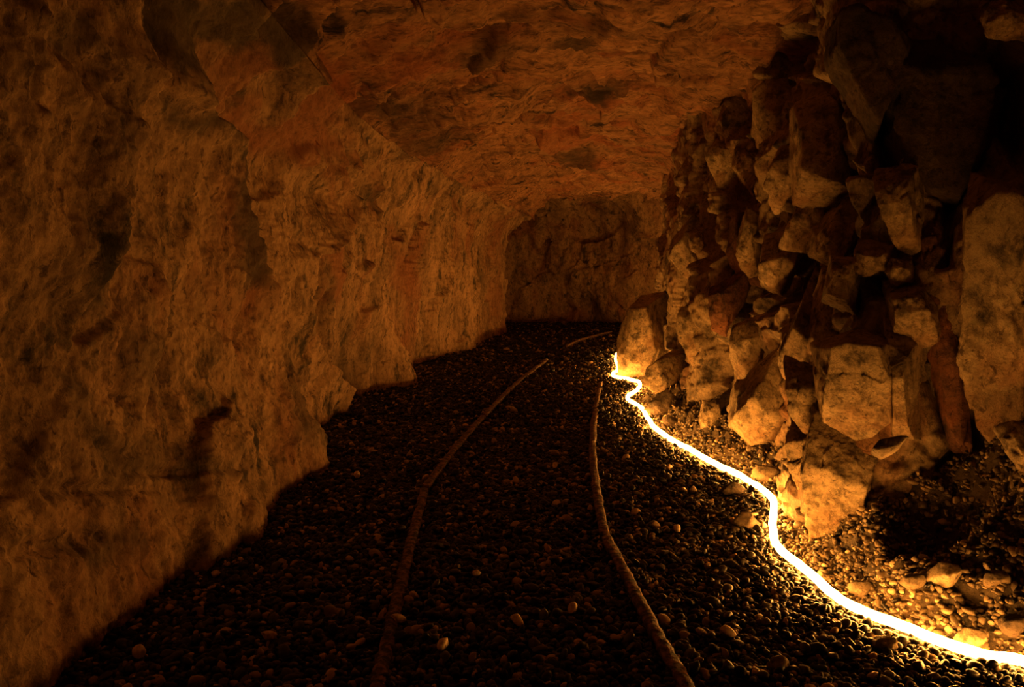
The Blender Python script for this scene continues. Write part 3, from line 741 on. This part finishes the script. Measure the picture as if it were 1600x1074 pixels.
# boulders and stones on the floor
def fl(x, y): return np.linalg.norm(onfloor(x, y) - CAM)
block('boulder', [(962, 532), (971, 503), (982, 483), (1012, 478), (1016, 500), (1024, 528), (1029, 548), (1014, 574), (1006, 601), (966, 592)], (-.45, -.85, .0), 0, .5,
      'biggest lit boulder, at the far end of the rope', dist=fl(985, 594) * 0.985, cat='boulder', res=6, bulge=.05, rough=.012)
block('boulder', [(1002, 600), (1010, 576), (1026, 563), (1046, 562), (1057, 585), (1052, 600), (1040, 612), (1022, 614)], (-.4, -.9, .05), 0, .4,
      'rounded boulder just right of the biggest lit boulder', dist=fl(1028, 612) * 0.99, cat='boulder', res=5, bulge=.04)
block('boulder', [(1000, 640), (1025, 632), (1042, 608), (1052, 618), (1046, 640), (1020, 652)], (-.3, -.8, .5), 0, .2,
      'low dark boulder between the rope and the rounded boulder', dist=fl(1022, 652) * 1.0, cat='boulder', mat=M_dark_shade)
block('stone_slab', [(1363, 702), (1374, 688), (1408, 680), (1417, 684), (1406, 698), (1380, 711)], (-.4, -.85, .28), 0, .06,
      'flat brown stone lying over the black hollow in the bank', dist=2.72, cat='stone', rough=.005, bulge=.01, cuts=1)
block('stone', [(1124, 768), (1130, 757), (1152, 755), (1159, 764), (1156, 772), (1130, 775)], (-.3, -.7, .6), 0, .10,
      'dark stone beside the rope that shades the gravel', dist=fl(1140, 773) * .995, cat='stone', mat=M_dark_shade, rough=.006)
block('stone', [(1572, 704), (1590, 700), (1625, 720), (1625, 770), (1596, 745)], DN, .3, .12, 'pale pointed stone at the right edge above the bank', cat='stone')
# loose stones along the bank, each of its own size
loose = [(1195, 735, 14, 'fist-sized stone nearest behind the sharp bend of the rope'), (1262, 800, 15, 'stone at the foot of the pillar, above the rope'), (1480, 890, 16, 'pale stone half way up the right bank'),
         (1520, 995, 18, 'pale stone on the bank above the bright rope at bottom right'), (1585, 970, 16, 'dark stone on the bank close to the right edge'), (1430, 905, 12, 'small stone in the middle of the right bank'),
         (1385, 1005, 13, 'yellowish stone on the gravel just in front of the rope'), (1215, 1035, 13, 'pale stone on the gravel near the bottom edge, below the rope'), (1165, 812, 14, 'stone in front of the steep bend of the rope'),
         (1045, 655, 8, 'small stone behind the rope below the low dark boulder'), (1560, 900, 14, 'brown stone high on the bank by the right edge'), (1345, 915, 12, 'stone on the bank right of the pillar foot')]
for x, y, rpx, lab in loose:
    rpx *= 1.3
    p = onfloor(x, y + rpx * 0.5); D = np.linalg.norm(p - CAM)
    r = np.random.default_rng(x); ang = np.sort(r.uniform(0, 2 * math.pi, 9))
    px = [(x + rpx * math.cos(t) * r.uniform(.85, 1.2), y + rpx * .62 * math.sin(t) * r.uniform(.8, 1.15)) for t in np.linspace(0, 2 * math.pi, 9, endpoint=False)]
    block('stone', px, (-.3, -.6, .7), 0, rpx / FPX * D * 0.9, lab, mat=M_block if ('pale' in lab or 'yellow' in lab) else M_dark_shade if 'dark' in lab else M_stone, dist=D * 0.985, cat='stone', res=4, rough=.006, bulge=.008)

# ------------------------------------------------------------------ gravel
def in_view(p, m=60):
    v = p - CAM; c, s = math.cos(PITCH), math.sin(PITCH)
    f = v[:, 1] * c - v[:, 2] * s; upv = v[:, 1] * s + v[:, 2] * c
    x = 800 + FPX * v[:, 0] / np.maximum(f, .01); y = 537 - FPX * upv / np.maximum(f, .01)
    return (f > .3) & (x > -m - 100) & (x < 1600 + m + 100) & (y < 1074 + m + 60), x, y
def scatter(n, d0, d1, rmin, rmax, bank_only=False):
    d = rng.uniform(d0, d1, n); x = rng.uniform(-1.8, 4.0 if d1 > 10 else 2.3, n)
    lf = np.interp(d, left_foot[:, 1], left_foot[:, 0]) - 0.1
    rt = np.where(d > 11, 4.0, np.interp(d, rplan[:, 1], rplan[:, 0]))
    rr = rng.uniform(rmin, rmax, n) * np.exp(0.22 * rng.normal(size=n))
    slope = (x - rope_x(d) > 0.05) & (d < 10.3)
    keep = (x > np.where(d > 15.2, -2, lf)) & (x < rt) & (~slope | (rng.random(n) < 1.0))
    keep &= slope if bank_only else (~slope | (rng.random(n) < 0.25))
    rr = np.where(slope, rr * 0.8, rr)
    P = np.stack([x, d, 0 * x], 1)
    ok, _, _ = in_view(P); keep &= ok
    return P[keep], rr[keep]
def pebble_shapes(k, res):
    out = []
    for i in range(k):
        V, F = ICO[res]; r = np.random.default_rng(100 + i)
        v = V * r.uniform(0.85, 1.25, 3) * np.array([1.25, 0.9, 0.62])
        for j in range(5):                                 # knock flats
            m = unit(r.normal(size=3)); c = r.uniform(.45, .8); dd_ = v @ m; v = v - np.maximum(dd_ - c, 0)[:, None] * m * 0.85
        out.append((v, F))
    return out
def rotm(n):
    a = rng.uniform(0, 2 * math.pi, n); b = rng.normal(0, .62, n); c = rng.normal(0, .62, n)
    ca, sa, cb, sb, cc, scx = np.cos(a), np.sin(a), np.cos(b), np.sin(b), np.cos(c), np.sin(c)
    z, o = np.zeros(n), np.ones(n)
    Rz = np.stack([np.stack([ca, -sa, z], 1), np.stack([sa, ca, z], 1), np.stack([z, z, o], 1)], 1)
    Rx = np.stack([np.stack([o, z, z], 1), np.stack([z, cb, -sb], 1), np.stack([z, sb, cb], 1)], 1)
    Ry = np.stack([np.stack([cc, z, scx], 1), np.stack([z, o, z], 1), np.stack([-scx, z, cc], 1)], 1)
    return Rz @ Rx @ Ry
def heap(name, mat, spec):
  VV, FF, base = [], [], 0
  for (n, d0, d1, r0, r1, res) in spec:
      P, rr = scatter(abs(n), d0, d1, r0, r1, n < 0)
      P[:, 2] = [zfloor(x, y) for x, y in P[:, :2]]
      P[:, 2] += rr * rng.uniform(0.05, 0.5, len(P))
      Rm = rotm(len(P)); sh = pebble_shapes(8, res); pick = rng.integers(0, 8, len(P))
      for k in range(8):
          idx = np.where(pick == k)[0]
          v, F = sh[k]
          W = np.einsum('nij,vj->nvi', Rm[idx], v) * rr[idx][:, None, None] + P[idx][:, None, :]
          VV.append(W.reshape(-1, 3)); FF.append((F[None] + (np.arange(len(idx)) * len(v))[:, None, None] + base).reshape(-1, 3)); base += len(idx) * len(v)
  return link_mesh(name, np.concatenate(VV), np.concatenate(FF), mat)
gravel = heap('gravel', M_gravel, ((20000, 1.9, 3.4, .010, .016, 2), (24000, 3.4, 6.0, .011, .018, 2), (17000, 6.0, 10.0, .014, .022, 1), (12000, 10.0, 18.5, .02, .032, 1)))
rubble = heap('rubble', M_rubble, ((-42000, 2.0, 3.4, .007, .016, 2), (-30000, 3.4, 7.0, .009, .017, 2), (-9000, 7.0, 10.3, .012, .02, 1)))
tag(rubble, 'brown rubble heaped between the bright rope and the right wall', 'rubble', kind='stuff')
tag(gravel, 'loose dark slate gravel covering the tunnel floor and bank', 'gravel', kind='stuff')

# individual pebbles, the ones that show largest
shp = pebble_shapes(6, 3); protos = []
for k, (v, F) in enumerate(shp):
    me_o = link_mesh('pebble', v * 0.017, F, M_peb_dark); protos.append(me_o)
n_ind, tries, used = 0, 0, 0
while n_ind < 285 and tries < 6000:
    tries += 1
    d = rng.uniform(2.15, 3.3) ; x = rng.uniform(-1.3, 1.5)
    ok, px, py = in_view(np.array([[x, d, 0]]))
    if not ok[0] or not (0 < px[0] < 1600 and py[0] < 1070): continue
    if x < np.interp(d, left_foot[:, 1], left_foot[:, 0]) + 0.08 or x > rope_x(d) - 0.06: continue
    if abs(px[0] - np.interp(py[0], [600, 840, 915, 988, 1074], [938, 947, 985, 1022, 1070])) < 26: continue
    if abs(px[0] - np.interp(py[0], [765, 830, 900, 980, 1074], [663, 648, 630, 612, 590])) < 26: continue
    if used < 6: o = protos[used]; used += 1
    else: o = protos[n_ind % 6].copy(); C.collection.objects.link(o)
    s = rng.uniform(0.85, 1.3)
    o.scale = (s, s, s * rng.uniform(.8, 1.1)); o.rotation_euler = (rng.normal(0, .4), rng.normal(0, .4), rng.uniform(0, 6.28))
    o.location = (x, d, zfloor(x, d) + 0.013 * s)
    tag(o, 'one of the larger dark slate pebbles strewn over the nearest gravel', 'pebble', 'larger pebbles on the nearest gravel'); n_ind += 1
pale = [(622, 980, 'pale round pebble lying just right of the nearest left rail'), (895, 963, 'pale oblong pebble between the rails near the bottom'), (558, 750, 'pale pebble left of the kink in the left rail'),
        (745, 908, 'pale twisted pebble midway between the rails'), (693, 1020, 'pale pebble between the rails, nearest the bottom edge'), (808, 982, 'tan pebble between the rails left of the pale oblong one'),
        (420, 1007, 'pale pebble in the black gravel left of the left rail'), (867, 735, 'small pale pebble left of the far right rail'), (218, 1033, 'lone pale pebble at the dark lower left'),
        (338, 908, 'pale pebble close to the foot of the left wall'), (1058, 835, 'tan pebble in the shaded gravel right of the right rail'), (1135, 1000, 'tan pebble on the gravel right of the nearest right rail')]
for i, (x, y, lab) in enumerate(pale):
    p = onfloor(x, y)
    o = protos[i % 6].copy(); o.data = protos[i % 6].data.copy(); o.data.materials.clear(); o.data.materials.append(M_peb_pale)
    C.collection.objects.link(o)
    s = 1.15 + 0.25 * (i % 3) * .5
    o.scale = (s, s * .8, s * 1.25); o.rotation_euler = (0.25 * (i % 3) - .2, .2, i * 1.1); o.location = (p[0], p[1], p[2] + .03)
    tag(o, lab, 'pebble'); o.pop('group', None) if 'group' in o.keys() else None
    if 'group' in o.keys(): del o['group']
